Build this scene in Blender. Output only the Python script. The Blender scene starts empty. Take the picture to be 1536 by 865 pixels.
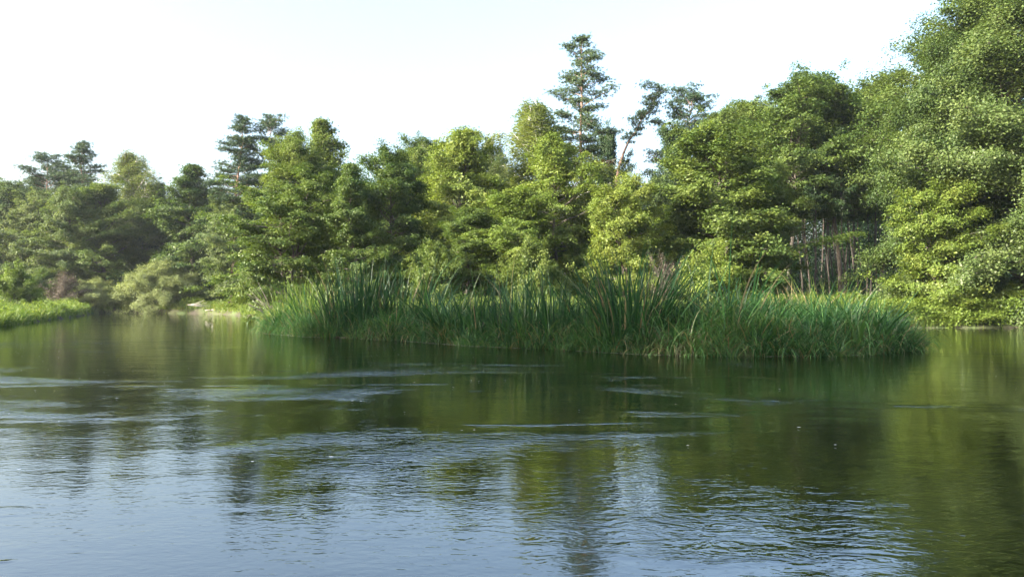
import bpy, math, random
import numpy as np
from mathutils import Vector, Matrix
C = bpy.context.scene.collection
S = bpy.context.scene

# ------------------------------------------------------------------ camera, sky, sun, exposure
CAM_H = 1.25
HAZE = 0.00022
F = 1150.0           # focal length in pixels of a 1536 px wide frame
HOR = 452.0          # the horizon's height in that frame
cam = bpy.data.objects.new('camera', bpy.data.cameras.new('camera'))
cam.data.sensor_width = 36.0
cam.data.lens = 36.0 * F / 1536
cam.data.clip_start = 0.1
cam.data.clip_end = 2000
cam.location = (0, 0, CAM_H)
cam.rotation_euler = (math.radians(90) + math.atan((HOR - 432.5) / F), 0, 0)
C.objects.link(cam)
S.camera = cam

SUN_AZ = math.radians(120)     # left of the view direction (+Y), a little behind the camera
SUN_EL = math.radians(25)
world = bpy.data.worlds.new('World')
S.world = world
world.use_nodes = True
wn = world.node_tree
wn.nodes.clear()
sky = wn.nodes.new('ShaderNodeTexSky')
sky.sky_type = 'NISHITA'
sky.sun_disc = False
sky.sun_elevation = SUN_EL
sky.sun_rotation = -SUN_AZ
sky.air_density = 1.2
sky.dust_density = 6.5
sky.ozone_density = 2.2
bg = wn.nodes.new('ShaderNodeBackground')
bg.inputs['Strength'].default_value = 0.15
wo = wn.nodes.new('ShaderNodeOutputWorld')
wn.links.new(sky.outputs[0], bg.inputs[0])
wn.links.new(bg.outputs[0], wo.inputs[0])

sd = bpy.data.lights.new('sun', 'SUN')
sd.energy = 4.4
sd.angle = math.radians(0.53)
sd.color = (1.0, 0.93, 0.80)
sun = bpy.data.objects.new('sun', sd)
to_sun = Vector((-math.sin(SUN_AZ) * math.cos(SUN_EL), math.cos(SUN_AZ) * math.cos(SUN_EL), math.sin(SUN_EL)))
sun.rotation_euler = to_sun.to_track_quat('Z', 'Y').to_euler()
sun.location = to_sun * 60
C.objects.link(sun)

S.view_settings.view_transform = 'Standard'
S.view_settings.look = 'None'
S.view_settings.exposure = 2.3
S.view_settings.gamma = 1.0
S.view_settings.use_curve_mapping = False
S.render.engine = 'CYCLES'
S.cycles.max_bounces = 6
S.cycles.diffuse_bounces = 3
S.cycles.glossy_bounces = 3
S.cycles.transmission_bounces = 2
S.cycles.transparent_max_bounces = 4
S.cycles.volume_bounces = 0
S.cycles.use_denoising = True

# ------------------------------------------------------------------ helpers
def mat(name):
    m = bpy.data.materials.new(name)
    m.use_nodes = True
    m.node_tree.nodes.clear()
    return m, m.node_tree.nodes, m.node_tree.links

def ramp(n, stops):
    r = n.new('ShaderNodeValToRGB')
    el = r.color_ramp.elements
    while len(el) < len(stops):
        el.new(0.5)
    for e, (p, c) in zip(el, stops):
        e.position = p
        e.color = (c[0], c[1], c[2], 1)
    return r

def leaf_mat(name, stops, trans=0.35, tgain=(1.5, 1.5, 0.7), gloss=0.018, rough=0.5, objvar=0.5):
    """Thin leaf: diffuse + translucent + a waxy sheen; colour varies by spray, by leaf and by plant."""
    m, n, l = mat(name)
    at = n.new('ShaderNodeAttribute'); at.attribute_name = 'tint'
    oi = n.new('ShaderNodeObjectInfo')
    a = n.new('ShaderNodeMath'); a.operation = 'MULTIPLY_ADD'
    l.new(oi.outputs['Random'], a.inputs[0]); a.inputs[1].default_value = objvar; 
    b = n.new('ShaderNodeMath'); b.operation = 'SUBTRACT'
    l.new(at.outputs['Fac'], b.inputs[0]); b.inputs[1].default_value = objvar / 2
    l.new(b.outputs[0], a.inputs[2])
    r = ramp(n, [(p_, (col_[0] * 0.82, col_[1] * 0.86, col_[2] * 0.80)) for p_, col_ in stops])
    l.new(a.outputs[0], r.inputs[0])
    d = n.new('ShaderNodeBsdfDiffuse'); l.new(r.outputs[0], d.inputs[0])
    mu = n.new('ShaderNodeMix'); mu.data_type = 'RGBA'; mu.blend_type = 'MULTIPLY'
    mu.inputs[0].default_value = 1
    l.new(r.outputs[0], mu.inputs[6]); mu.inputs[7].default_value = (*tgain, 1)
    t = n.new('ShaderNodeBsdfTranslucent'); l.new(mu.outputs[2], t.inputs[0])
    ms = n.new('ShaderNodeMixShader'); ms.inputs[0].default_value = trans
    l.new(d.outputs[0], ms.inputs[1]); l.new(t.outputs[0], ms.inputs[2])
    g = n.new('ShaderNodeBsdfGlossy'); g.inputs['Roughness'].default_value = rough
    g.inputs[0].default_value = (1, 1, 1, 1)
    m2 = n.new('ShaderNodeMixShader'); m2.inputs[0].default_value = gloss
    l.new(ms.outputs[0], m2.inputs[1]); l.new(g.outputs[0], m2.inputs[2])
    o = n.new('ShaderNodeOutputMaterial'); l.new(m2.outputs[0], o.inputs[0])
    return m

def bark_mat(name, c0, c1, top=None, z0=0, z1=1, scale=(6, 6, 1.2), birch=False):
    m, n, l = mat(name)
    tc = n.new('ShaderNodeTexCoord')
    mp = n.new('ShaderNodeMapping'); mp.inputs['Scale'].default_value = scale
    l.new(tc.outputs['Object'], mp.inputs[0])
    nz = n.new('ShaderNodeTexNoise'); nz.inputs['Scale'].default_value = 1.0
    nz.inputs['Detail'].default_value = 6
    l.new(mp.outputs[0], nz.inputs[0])
    r = ramp(n, [(0.35, c0), (0.62, c1)])
    l.new(nz.outputs[0], r.inputs[0])
    col = r.outputs[0]
    if top:
        sx = n.new('ShaderNodeSeparateXYZ'); l.new(tc.outputs['Object'], sx.inputs[0])
        mr = n.new('ShaderNodeMapRange'); l.new(sx.outputs[2], mr.inputs[0])
        mr.inputs[1].default_value = z0; mr.inputs[2].default_value = z1
        r2 = ramp(n, [(0.35, [c * 0.6 for c in top]), (0.6, top)])
        l.new(nz.outputs[0], r2.inputs[0])
        mx = n.new('ShaderNodeMix'); mx.data_type = 'RGBA'
        l.new(mr.outputs[0], mx.inputs[0]); l.new(col, mx.inputs[6]); l.new(r2.outputs[0], mx.inputs[7])
        col = mx.outputs[2]
    p = n.new('ShaderNodeBsdfPrincipled'); p.inputs['Roughness'].default_value = 0.9
    l.new(col, p.inputs['Base Color'])
    bu = n.new('ShaderNodeBump'); bu.inputs['Strength'].default_value = 0.6; bu.inputs['Distance'].default_value = 0.03
    l.new(nz.outputs[0], bu.inputs['Height']); l.new(bu.outputs[0], p.inputs['Normal'])
    o = n.new('ShaderNodeOutputMaterial'); l.new(p.outputs[0], o.inputs[0])
    return m

def mesh_np(name, V, Fq, material, tint=None, smooth=False):
    """V (n,3), Fq (m,4) quads -> mesh data"""
    me = bpy.data.meshes.new(name)
    V = np.ascontiguousarray(V, dtype=np.float32); Fq = np.ascontiguousarray(Fq, dtype=np.int32)
    me.vertices.add(len(V)); me.vertices.foreach_set('co', V.ravel())
    k = Fq.shape[1]
    me.loops.add(Fq.size); me.loops.foreach_set('vertex_index', Fq.ravel())
    me.polygons.add(len(Fq)); me.polygons.foreach_set('loop_start', np.arange(0, Fq.size, k, dtype=np.int32))
    me.update(calc_edges=True)
    if smooth:
        me.polygons.foreach_set('use_smooth', np.ones(len(Fq), dtype=bool))
    if tint is not None:
        a = me.attributes.new('tint', 'FLOAT', 'POINT')
        a.data.foreach_set('value', np.ascontiguousarray(tint, dtype=np.float32))
    me.materials.append(material)
    return me

def tag(o, label=None, cat=None, group=None, kind=None):
    if label: o['label'] = label
    if cat: o['category'] = cat
    if group: o['group'] = group
    if kind: o['kind'] = kind
    return o

def link(name, me, parent=None):
    o = bpy.data.objects.new(name, me); C.objects.link(o)
    if parent: o.parent = parent
    return o

def norm(a):
    return a / (np.linalg.norm(a, axis=-1, keepdims=True) + 1e-9)

def sphere_dirs(rng, n):
    return norm(rng.normal(size=(n, 3)))

def leaves(rng, P, up, size, tint, fold=0.0, aspect=0.62, upw=1.0, rnd=0.75):
    """a rhombic leaf at every point P, faces roughly along `up`"""
    n = len(P)
    N = norm(up * upw + sphere_dirs(rng, n) * rnd)
    A = norm(np.cross(N, sphere_dirs(rng, n)))
    B = np.cross(N, A)
    s = (size * rng.uniform(0.42, 1.45, n))[:, None] * 0.5
    V = np.stack([P - A * s, P + B * s * aspect - N * s * 0.15, P + A * s, P - B * s * aspect - N * s * 0.15], 1).reshape(-1, 3)
    Fq = np.arange(4 * n).reshape(n, 4)
    return V, Fq, np.repeat(tint, 4)

class Tubes:
    def __init__(s): s.V = []; s.F = []; s.n = 0
    def add(s, pts, r, k=6):
        pts = np.asarray(pts, float); m = len(pts)
        r = np.broadcast_to(r, (m,)) if np.ndim(r) == 0 else np.asarray(r)
        T = norm(np.gradient(pts, axis=0))
        ref = np.array([0.0, 0, 1]) if abs(T[0, 2]) < 0.8 else np.array([1.0, 0, 0])
        A = norm(np.cross(T, ref)); B = np.cross(T, A)
        a = np.arange(k) * 2 * np.pi / k
        V = pts[:, None] + r[:, None, None] * (A[:, None] * np.cos(a)[None, :, None] + B[:, None] * np.sin(a)[None, :, None])
        i = np.arange(m - 1)[:, None] * k; j = np.arange(k)[None]; j2 = (j + 1) % k
        Fq = np.stack([i + j, i + j2, i + k + j2, i + k + j], -1).reshape(-1, 4) + s.n
        s.V.append(V.reshape(-1, 3)); s.F.append(Fq); s.n += m * k
    def mesh(s, name, m):
        return mesh_np(name, np.concatenate(s.V), np.concatenate(s.F), m, smooth=True)

# ------------------------------------------------------------------ materials
M = {}
M['alder'] = leaf_mat('alder_leaf', [(0.0, (0.040, 0.075, 0.018)), (0.5, (0.085, 0.125, 0.026)), (1.0, (0.145, 0.18, 0.040))])
M['maple'] = leaf_mat('broad_leaf', [(0.0, (0.042, 0.075, 0.022)), (0.5, (0.074, 0.112, 0.030)), (1.0, (0.12, 0.152, 0.045))], gloss=0.018)
M['lime'] = leaf_mat('light_leaf', [(0.0, (0.075, 0.12, 0.02)), (0.5, (0.13, 0.18, 0.03)), (1.0, (0.19, 0.22, 0.05))])
M['dark'] = leaf_mat('dark_leaf', [(0.0, (0.022, 0.050, 0.020)), (0.5, (0.042, 0.078, 0.026)), (1.0, (0.075, 0.11, 0.035))])
M['dull'] = leaf_mat('dull_leaf', [(0.0, (0.055, 0.088, 0.035)), (0.5, (0.095, 0.132, 0.045)), (1.0, (0.15, 0.18, 0.065))])
M['birch'] = leaf_mat('birch_leaf', [(0.0, (0.09, 0.12, 0.04)), (0.5, (0.13, 0.16, 0.05)), (1.0, (0.20, 0.21, 0.08))], trans=0.45)
M['willow'] = leaf_mat('willow_leaf', [(0.0, (0.16, 0.19, 0.08)), (0.5, (0.22, 0.25, 0.11)), (1.0, (0.29, 0.31, 0.14))])
M['needle'] = leaf_mat('pine_needle', [(0.0, (0.030, 0.058, 0.030)), (0.5, (0.055, 0.090, 0.045)), (1.0, (0.09, 0.13, 0.06))], trans=0.12, gloss=0.018)
M['rust'] = leaf_mat('dead_needle', [(0.0, (0.16, 0.06, 0.03)), (1.0, (0.30, 0.13, 0.07))], trans=0.2)
M['drytwig'] = leaf_mat('dry_leaf', [(0.0, (0.06, 0.048, 0.038)), (1.0, (0.12, 0.092, 0.072))], trans=0.1)
GR = [(0.0, (0.010, 0.034, 0.012)), (0.45, (0.026, 0.082, 0.024)), (0.8, (0.085, 0.17, 0.050)), (0.9, (0.12, 0.13, 0.06)), (1.0, (0.17, 0.12, 0.07))]
M['grass'] = leaf_mat('sedge_blade', GR, trans=0.35, gloss=0.018, rough=0.45, objvar=0.0)
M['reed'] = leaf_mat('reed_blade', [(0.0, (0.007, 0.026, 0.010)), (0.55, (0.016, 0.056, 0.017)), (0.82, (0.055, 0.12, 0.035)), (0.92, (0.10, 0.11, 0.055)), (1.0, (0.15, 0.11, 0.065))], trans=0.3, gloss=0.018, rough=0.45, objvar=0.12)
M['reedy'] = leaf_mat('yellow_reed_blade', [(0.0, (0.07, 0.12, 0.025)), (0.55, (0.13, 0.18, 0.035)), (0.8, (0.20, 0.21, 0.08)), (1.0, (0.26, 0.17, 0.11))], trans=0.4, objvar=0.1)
M['meadow'] = leaf_mat('meadow_blade', [(0.0, (0.07, 0.13, 0.025)), (0.6, (0.14, 0.19, 0.04)), (1.0, (0.26, 0.24, 0.09))], trans=0.4, objvar=0)
M['deadsedge'] = leaf_mat('dead_sedge_blade', [(0.0, (0.035, 0.05, 0.02)), (0.5, (0.08, 0.08, 0.045)), (1.0, (0.16, 0.13, 0.09))], trans=0.2, objvar=0)
M['bark'] = bark_mat('dark_bark', (0.035, 0.028, 0.022), (0.10, 0.085, 0.07))
M['darkbark'] = bark_mat('forest_bark', (0.02, 0.016, 0.012), (0.06, 0.045, 0.035))
M['pinebark'] = bark_mat('pine_bark', (0.07, 0.05, 0.04), (0.17, 0.12, 0.095), top=(0.27, 0.175, 0.13), z0=6, z1=11)
M['birchbark'] = bark_mat('birch_bark', (0.12, 0.11, 0.10), (0.62, 0.60, 0.56), scale=(2, 2, 5))
M['deadwood'] = bark_mat('dead_wood', (0.13, 0.115, 0.095), (0.36, 0.34, 0.30), scale=(2, 12, 12))

# ------------------------------------------------------------------ setting: ground and water
def W(px, d): return (px - 768.0) / F * d
def Hh(py, d): return CAM_H + (HOR - py) / F * d

LAND = np.array([(-19, -14), (-19, 8), (-20, 22), (-22.5, 32), (-26.5, 40.5), (-30.5, 50), (-35, 61), (-40, 72), (-42.5, 77), (-44, 80), (-40, 80.8),
                 (-36, 80.2), (-31.5, 79), (-28.5, 75), (-24, 68), (-18.5, 56), (-14.5, 44), (-11.2, 35.5), (-9.3, 30), (-7.0, 27.2), (-5.2, 26.2), (-3.2, 24.4), (-1.0, 21.7), (0.6, 20.6), (2.0, 19.4),
                 (3.2, 18.3), (5.0, 17.7), (7.0, 17.7), (8.7, 18.5), (10.2, 19.7), (10.8, 21.5), (11.3, 24.5), (12.2, 28.5), (14.2, 33.5), (18.5, 36.3), (28, 36.8), (60, 38), (160, 40),
                 (160, 260), (-160, 260), (-160, -14)], float)
def land_sd(x, y):
    """signed distance to the shore, positive on land (left bank, far bank and the reed spit are one piece)"""
    x = np.asarray(x, float); y = np.asarray(y, float)
    P = LAND; Q = np.roll(P, -1, 0)
    d2 = np.full(x.shape, 1e9); inside = np.zeros(x.shape, bool)
    for (ax, ay), (bx, by) in zip(P, Q):
        ex, ey = bx - ax, by - ay
        t = np.clip(((x - ax) * ex + (y - ay) * ey) / (ex * ex + ey * ey), 0, 1)
        d2 = np.minimum(d2, (x - ax - t * ex) ** 2 + (y - ay - t * ey) ** 2)
        c = (ay > y) != (by > y)
        xi = ax + (y - ay) * ex / (ey if abs(ey) > 1e-9 else 1e-9)
        inside ^= c & (x < xi)
    d = np.sqrt(d2)
    return np.where(inside, d, -d)
def wob(x, y, s, seed=0):
    return (np.sin(x * s + 1.3 * seed) * np.cos(y * s * 1.13 + seed) + 0.5 * np.sin(x * s * 2.3 + y * s * 1.7 + seed * 2) + 0.25 * np.cos(x * s * 4.9 - y * s * 4.1 + seed)) / 1.75
def ground_z(x, y):
    s = land_sd(x, y) + 0.25 * wob(x, y, 2.1, 3)
    z = np.where(s > 0, 0.22 * (1 - np.exp(-s * 2.5)) + 0.035 * np.clip(s, 0, 35), np.maximum(s * 0.7, -1.6))
    far = np.clip((y - 38) / 60, 0, 1)
    z = z + np.where(s > 0, 1, 0) * (0.10 * wob(x, y, 0.55, 1) * np.clip(s / 3, 0, 1) + far * 0.5)
    return z

def axis(segs):
    return np.concatenate([np.arange(a, b, st) for a, b, st in segs])
gx = axis([(-160, -60, 3), (-60, -20, 0.7), (-20, 20, 0.3), (20, 60, 0.8), (60, 161, 3)])
gy = axis([(-14, 14, 1.2), (14, 45, 0.3), (45, 100, 0.8), (100, 261, 4)])
GX, GY = np.meshgrid(gx, gy)
GZ = ground_z(GX, GY)
nx, ny = len(gx), len(gy)
i = np.arange(nx - 1)[None] + np.arange(ny - 1)[:, None] * nx
m, n, l = mat('bank_soil')
tc = n.new('ShaderNodeTexCoord')
nz = n.new('ShaderNodeTexNoise'); nz.inputs['Scale'].default_value = 0.6; nz.inputs['Detail'].default_value = 9
l.new(tc.outputs['Object'], nz.inputs[0])
r = ramp(n, [(0.35, (0.035, 0.028, 0.018)), (0.5, (0.05, 0.055, 0.02)), (0.65, (0.06, 0.10, 0.025))])
l.new(nz.outputs[0], r.inputs[0])
p = n.new('ShaderNodeBsdfPrincipled'); p.inputs['Roughness'].default_value = 0.95
l.new(r.outputs[0], p.inputs['Base Color'])
bu = n.new('ShaderNodeBump'); bu.inputs['Distance'].default_value = 0.1
l.new(nz.outputs[0], bu.inputs['Height']); l.new(bu.outputs[0], p.inputs['Normal'])
o = n.new('ShaderNodeOutputMaterial'); l.new(p.outputs[0], o.inputs[0])
g = link('ground', mesh_np('ground', np.stack([GX, GY, GZ], -1).reshape(-1, 3), np.stack([i, i + 1, i + nx + 1, i + nx], -1).reshape(-1, 4), m, smooth=True))
tag(g, kind='structure')

# water: a sheet of its own with layered ripples
m, n, l = mat('river_water')
tc = n.new('ShaderNodeTexCoord')
def noise(scale, sc, det, rough=0.5, dist=0.0, rot=0.0):
    mp = n.new('ShaderNodeMapping'); mp.inputs['Scale'].default_value = (sc[0], sc[1], 1)
    mp.inputs['Rotation'].default_value = (0, 0, rot)
    l.new(tc.outputs['Object'], mp.inputs[0])
    z = n.new('ShaderNodeTexNoise'); z.inputs['Scale'].default_value = scale
    z.inputs['Detail'].default_value = det; z.inputs['Roughness'].default_value = rough
    z.inputs['Distortion'].default_value = dist
    l.new(mp.outputs[0], z.inputs[0]); return z.outputs[0]
def math_(op, a, b=None, c=None):
    q = n.new('ShaderNodeMath'); q.operation = op
    for k, v in enumerate((a, b, c)):
        if v is None: continue
        if isinstance(v, (int, float)): q.inputs[k].default_value = v
        else: l.new(v, q.inputs[k])
    return q.outputs[0]
def mrange(v, a, b, c, d):
    q = n.new('ShaderNodeMapRange'); q.interpolation_type = 'SMOOTHSTEP'
    l.new(v, q.inputs[0])
    for k, x in enumerate((a, b, c, d)): q.inputs[k + 1].default_value = x
    return q.outputs[0]
patch = mrange(noise(0.30, (0.45, 1.0), 3, 0.6, 0.6, 0.12), 0.515, 0.68, 0.0, 1.0)     # boils and riffles in the current
streak = mrange(noise(0.55, (0.28, 1.6), 4, 0.6, 0.8, 0.08), 0.635, 0.70, 0.0, 1.0)
sepw = n.new('ShaderNodeSeparateXYZ'); l.new(tc.outputs['Object'], sepw.inputs[0])
near_riffle = mrange(sepw.outputs[1], 9.0, 19.0, 1.0, 0.30)        # the riffle lies on the near side of the river
patch = math_('MULTIPLY', patch, near_riffle)
calm = noise(1.1, (0.8, 1.3), 2, 0.5, 0.3, 0.2)
rip = noise(4.2, (0.8, 1.6), 3, 0.55, 0.9, 0.15)
rip = math_('SUBTRACT', 1.0, math_('ABSOLUTE', math_('MULTIPLY_ADD', rip, 2.4, -1.2)))
fine = noise(13.0, (0.8, 1.4), 2, 0.5, 0.5, -0.1)
h = math_('MULTIPLY', calm, 0.008)
h = math_('MULTIPLY_ADD', rip, math_('MULTIPLY_ADD', patch, 0.0160, 0.0008), h)
h = math_('MULTIPLY_ADD', fine, math_('MULTIPLY_ADD', patch, 0.0050, 0.0017), h)
h = math_('MULTIPLY_ADD', rip, math_('MULTIPLY', streak, 0.008), h)
bu = n.new('ShaderNodeBump'); bu.inputs['Strength'].default_value = 1.0; bu.inputs['Distance'].default_value = 1.0
l.new(h, bu.inputs['Height'])
p = n.new('ShaderNodeBsdfPrincipled')
p.inputs['Base Color'].default_value = (0.003, 0.006, 0.0015, 1)
p.inputs['Roughness'].default_value = 0.015
p.inputs['IOR'].default_value = 2.0
l.new(bu.outputs[0], p.inputs['Normal'])
o = n.new('ShaderNodeOutputMaterial'); l.new(p.outputs[0], o.inputs[0])
wv = np.array([(-160, -14, 0), (160, -14, 0), (160, 120, 0), (-160, 120, 0)], float)
tag(link('river_water', mesh_np('river_water', wv, np.array([[0, 1, 2, 3]]), m)), kind='structure')

# ------------------------------------------------------------------ tree builders (mesh data of each kind; trees copy it)
def trunk_path(rng, H, lean=(0, 0), wobble=0.12, n=9, pts=None):
    if pts is not None:
        return np.asarray(pts, float)
    z = np.linspace(0, 1, n)
    w = np.cumsum(rng.normal(size=(n, 2)) * wobble, 0); w -= w[0]
    return np.stack([lean[0] * H * z ** 1.4 + w[:, 0], lean[1] * H * z ** 1.4 + w[:, 1], z * H], 1)

def on_path(P, t):
    k = t * (len(P) - 1); i = np.minimum(k.astype(int), len(P) - 2); f = (k - i)[:, None]
    return P[i] * (1 - f) + P[i + 1] * f

PROF = {
    'round': lambda u: np.sin(np.pi * np.clip(u * 0.84 + 0.13, 0, 1)) ** 0.75,
    'cone': lambda u: (1 - u) ** 0.62 * (0.72 + 0.5 * np.minimum(u * 4, 1)) / 1.1 + 0.04,
    'dome': lambda u: np.sqrt(np.clip(1 - (u * 0.97) ** 2.4, 0, 1)) * (0.85 + 0.15 * np.minimum(u * 5, 1)),
    'spire': lambda u: (1 - u) ** 0.95 * (0.75 + 0.4 * np.minimum(u * 4, 1)) + 0.05,
    'egg': lambda u: np.sin(np.pi * np.clip(u * 0.80 + 0.15, 0, 1)) ** 0.65,
    'column': lambda u: np.sin(np.pi * np.clip(u * 0.9 + 0.08, 0, 1)) ** 0.5,
}
def broadleaf(seed, H, R, cb, prof, nl, nsub, nleaf, ls, leafm, barkm, e0=0, e1=60, rs=0.6, flat=0.17, droop=0.1, lobes=0.2, stems=1, lean=(0, 0), tr=0.013, hang=0.0):
    rng = np.random.default_rng(seed)
    e0 = e0 + (9 if H > 6 else 0); droop *= 0.8
    nl = int(nl * 1.3); nsub = int(nsub * 1.7); rs = rs * 0.72; nleaf = int(nleaf * 1.1)
    tb = Tubes(); LP = []; LT = []; LU = []
    stemsP = []
    for s in range(stems):
        ln = lean if stems == 1 else (lean[0] + 0.16 * math.cos(s * 2.4), lean[1] + 0.16 * math.sin(s * 2.4))
        P = trunk_path(rng, H * 0.97 if s == 0 else H * rng.uniform(.7, .92), ln, 0.012 * H)
        k = len(P)
        tb.add(np.vstack([P[0] - [0, 0, 0.6], P]), np.concatenate([[H * tr * 1.5], H * tr * (1.25 - 1.15 * np.linspace(0, 1, k) ** 0.9)]) * (1 if stems == 1 else 0.75), 8)
        stemsP.append(P)
    ph = rng.uniform(0, 6.28, 4)
    for q in range(nl):
        u = ((q + rng.uniform(0, 1)) / nl) ** 0.9
        t = cb + (0.985 - cb) * u
        P = stemsP[q % stems]
        A = on_path(P, np.array([t]))[0]
        az = q * 2.399963 + rng.normal() * 0.35
        L = R * float(PROF[prof](np.array(u))) * rng.uniform(0.6, 1.1) * (1 + lobes * math.sin(2 * az + ph[0] + 5 * u) + lobes * 0.7 * math.sin(3 * az + ph[1] - 8 * u))
        L = max(L, 0.35)
        el = math.radians(e0 + (e1 - e0) * u ** 1.3 + rng.normal() * 15)
        s = np.linspace(0, 1, 6)
        ddir = np.array([math.cos(az), math.sin(az), 0])
        hor = ddir * math.cos(el); 
        pts = A + L * (s[:, None] * hor) + np.outer(L * (math.sin(el) * s - droop * s ** 2.2), [0, 0, 1.0])
        pts += np.cumsum(rng.normal(size=(6, 3)) * 0.03 * L * (s[:, None] > 0), 0)
        r0 = max(0.010 * L + 0.012, 0.02)
        tb.add(pts, r0 * (1.15 - s), 5)
        ns = max(4, int(nsub * (0.45 + 0.75 * L / R)))
        sf = rng.uniform(0.30, 1.10, ns) ** 0.8
        tips = rng.uniform(size=ns) < 0.07; sf = np.where(tips, rng.uniform(1.1, 1.3, ns), sf)
        side = np.where(np.arange(ns) % 2 == 0, 1.0, -1.0)
        lat = np.array([-ddir[1], ddir[0], 0])
        Bp = on_path(pts, np.clip(sf, 0, 0.999)) + (pts[-1] - pts[-2]) * np.clip(sf - 1, 0, 1)[:, None] * 5
        off = (0.34 * L * np.maximum(1.14 - sf, 0.05) * rng.uniform(0.3, 1.1, ns) + 0.1 * rs) * side
        E = Bp + off[:, None] * lat + ddir * (off.__abs__() * 0.45)[:, None] + np.outer(rng.normal(size=ns) * 0.22 * rs + 0.1 * np.abs(off) - hang * rng.uniform(0.2, 1, ns), [0, 0, 1])
        for b, e in zip(Bp[::2], E[::2]):
            tb.add(np.stack([b, (b + e) / 2 + [0, 0, 0.05], e]), np.array([0.4, 0.28, 0.1]) * r0, 3)
        c = max(6, int(nleaf / (nl * ns) * (0.5 + L / R)))
        sz = rs * rng.uniform(0.6, 1.35, ns)
        G = rng.normal(size=(ns, c, 3))
        along = norm(E - Bp + ddir * 0.4)
        cross = norm(np.cross(along, [0, 0, 1.0]))
        D = (G[..., :1] * along[:, None] * 0.75 + G[..., 1:2] * cross[:, None] * 0.6) * sz[:, None, None]
        D[..., 2] += G[..., 2] * flat * sz[:, None] * 1.6 - 0.18 * (D ** 2).sum(-1) / np.maximum(sz[:, None], 0.1) - hang * np.abs(G[..., 0]) * 0.6
        pp = (E[:, None] + D).reshape(-1, 3)
        LP.append(pp)
        tnt = np.clip(rng.normal(0.5, 0.17, ns) + rng.normal(0, 0.07), 0, 1)
        LT.append((tnt[:, None] + rng.normal(0, 0.12, (ns, c))).ravel())
        cen = np.array([A[0], A[1], A[2]])
        LU.append(norm(np.array([0, 0, 1.0]) + 0.55 * norm(pp - cen - [0, 0, -0.3])))
    LP = np.concatenate(LP); LT = np.clip(np.concatenate(LT), 0, 1); LU = np.concatenate(LU)
    V, Fq, T = leaves(rng, LP, LU, ls, LT)
    return dict(trunk=tb.mesh('trunk', barkm), crown=mesh_np('crown', V, Fq, leafm, T), H=H, R=R)

def pine(seed, H, R, cb, nl, path=None, style='whorl', dead=0, dens=1.0):
    rng = np.random.default_rng(seed)
    tb = Tubes(); P = trunk_path(rng, H, (0, 0), 0.006 * H, pts=path)
    k = len(P)
    tb.add(np.vstack([P[0] - [0, 0, 0.6], P]), np.concatenate([[H * .0105], H * 0.0082 * (1.15 - 1.02 * np.linspace(0, 1, k))]), 8)
    QP = []; QD = []; QT = []; DP = []; DD = []; DT = []
    for q in range(nl):
        u = (q + rng.uniform(0, 0.6)) / nl
        t = cb + (0.99 - cb) * u
        A = on_path(P, np.array([t]))[0]
        az = q * 2.399963 + rng.normal() * 0.5
        if style == 'whorl': prof = (1 - u) ** 0.55 * (0.55 + 0.45 * min(u * 5, 1)) + 0.10
        elif style == 'flat': prof = 0.55 + 0.5 * math.sin(math.pi * min(1, u * 0.9 + 0.15))
        else: prof = 0.35 + 0.65 * u
        L = R * prof * rng.uniform(0.55, 1.2)
        el = math.radians(rng.uniform(-8, 22) + 42 * u ** 2)
        s = np.linspace(0, 1, 5)
        dd = np.array([math.cos(az), math.sin(az), 0])
        pts = A + np.outer(L * s * math.cos(el), dd) + np.outer(L * (math.sin(el) * s + 0.12 * s ** 2), [0, 0, 1.0])
        pts += np.cumsum(rng.normal(size=(5, 3)) * 0.04 * L * (s[:, None] > 0), 0)
        isdead = q < dead
        tb.add(pts, (0.012 * L + 0.012) * (1.2 - s), 4)
        ns = max(3, int(5 * L / R * 2.2))
        sf = rng.uniform(0.4, 1.02, ns)
        B = on_path(pts, np.clip(sf, 0, 0.999))
        lat = np.array([-dd[1], dd[0], 0])
        off = rng.normal(size=ns) * 0.22 * L * (1.2 - sf)
        E = B + off[:, None] * lat + np.outer(rng.uniform(0.0, 0.18, ns), [0, 0, 1])
        for b, e in zip(B, E):
            tb.add(np.stack([b, e]), np.array([0.016, 0.008]), 3)
        nt = int((9 if isdead else 15) * dens)
        cen = E[:, None] + rng.normal(size=(ns, nt, 3)) * np.array([0.30, 0.30, 0.085]) * (0.7 + 0.5 * L / R)
        nn = 10
        dirs = sphere_dirs(rng, ns * nt * nn).reshape(ns, nt, nn, 3) + np.array([0, 0, 0.55]) + dd * 0.25
        cc = np.repeat(cen[:, :, None], nn, 2).reshape(-1, 3)
        tt = np.clip(np.repeat(np.clip(rng.normal(0.5, 0.2, (ns, nt)), 0, 1), nn), 0, 1)
        (DP if isdead else QP).append(cc); (DD if isdead else QD).append(norm(dirs.reshape(-1, 3))); (DT if isdead else QT).append(tt)
    def tufts(P_, D_, T_, m, name):
        P_ = np.concatenate(P_); D_ = np.concatenate(D_); T_ = np.concatenate(T_)
        S_ = norm(np.cross(D_, sphere_dirs(rng, len(D_))))
        ln = rng.uniform(0.10, 0.20, len(D_))[:, None]
        w = 0.016
        V = np.stack([P_ - S_ * w, P_ + S_ * w, P_ + D_ * ln + S_ * w * 0.6, P_ + D_ * ln - S_ * w * 0.6], 1).reshape(-1, 3)
        return mesh_np(name, V, np.arange(len(V)).reshape(-1, 4), m, np.repeat(T_, 4))
    d = dict(trunk=tb.mesh('trunk', M['pinebark']), crown=tufts(QP, QD, QT, M['needle'], 'crown'), H=H, R=R)
    if dead: d['dead_branches'] = tufts(DP, DD, DT, M['rust'], 'dead_branches')
    return d

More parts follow.
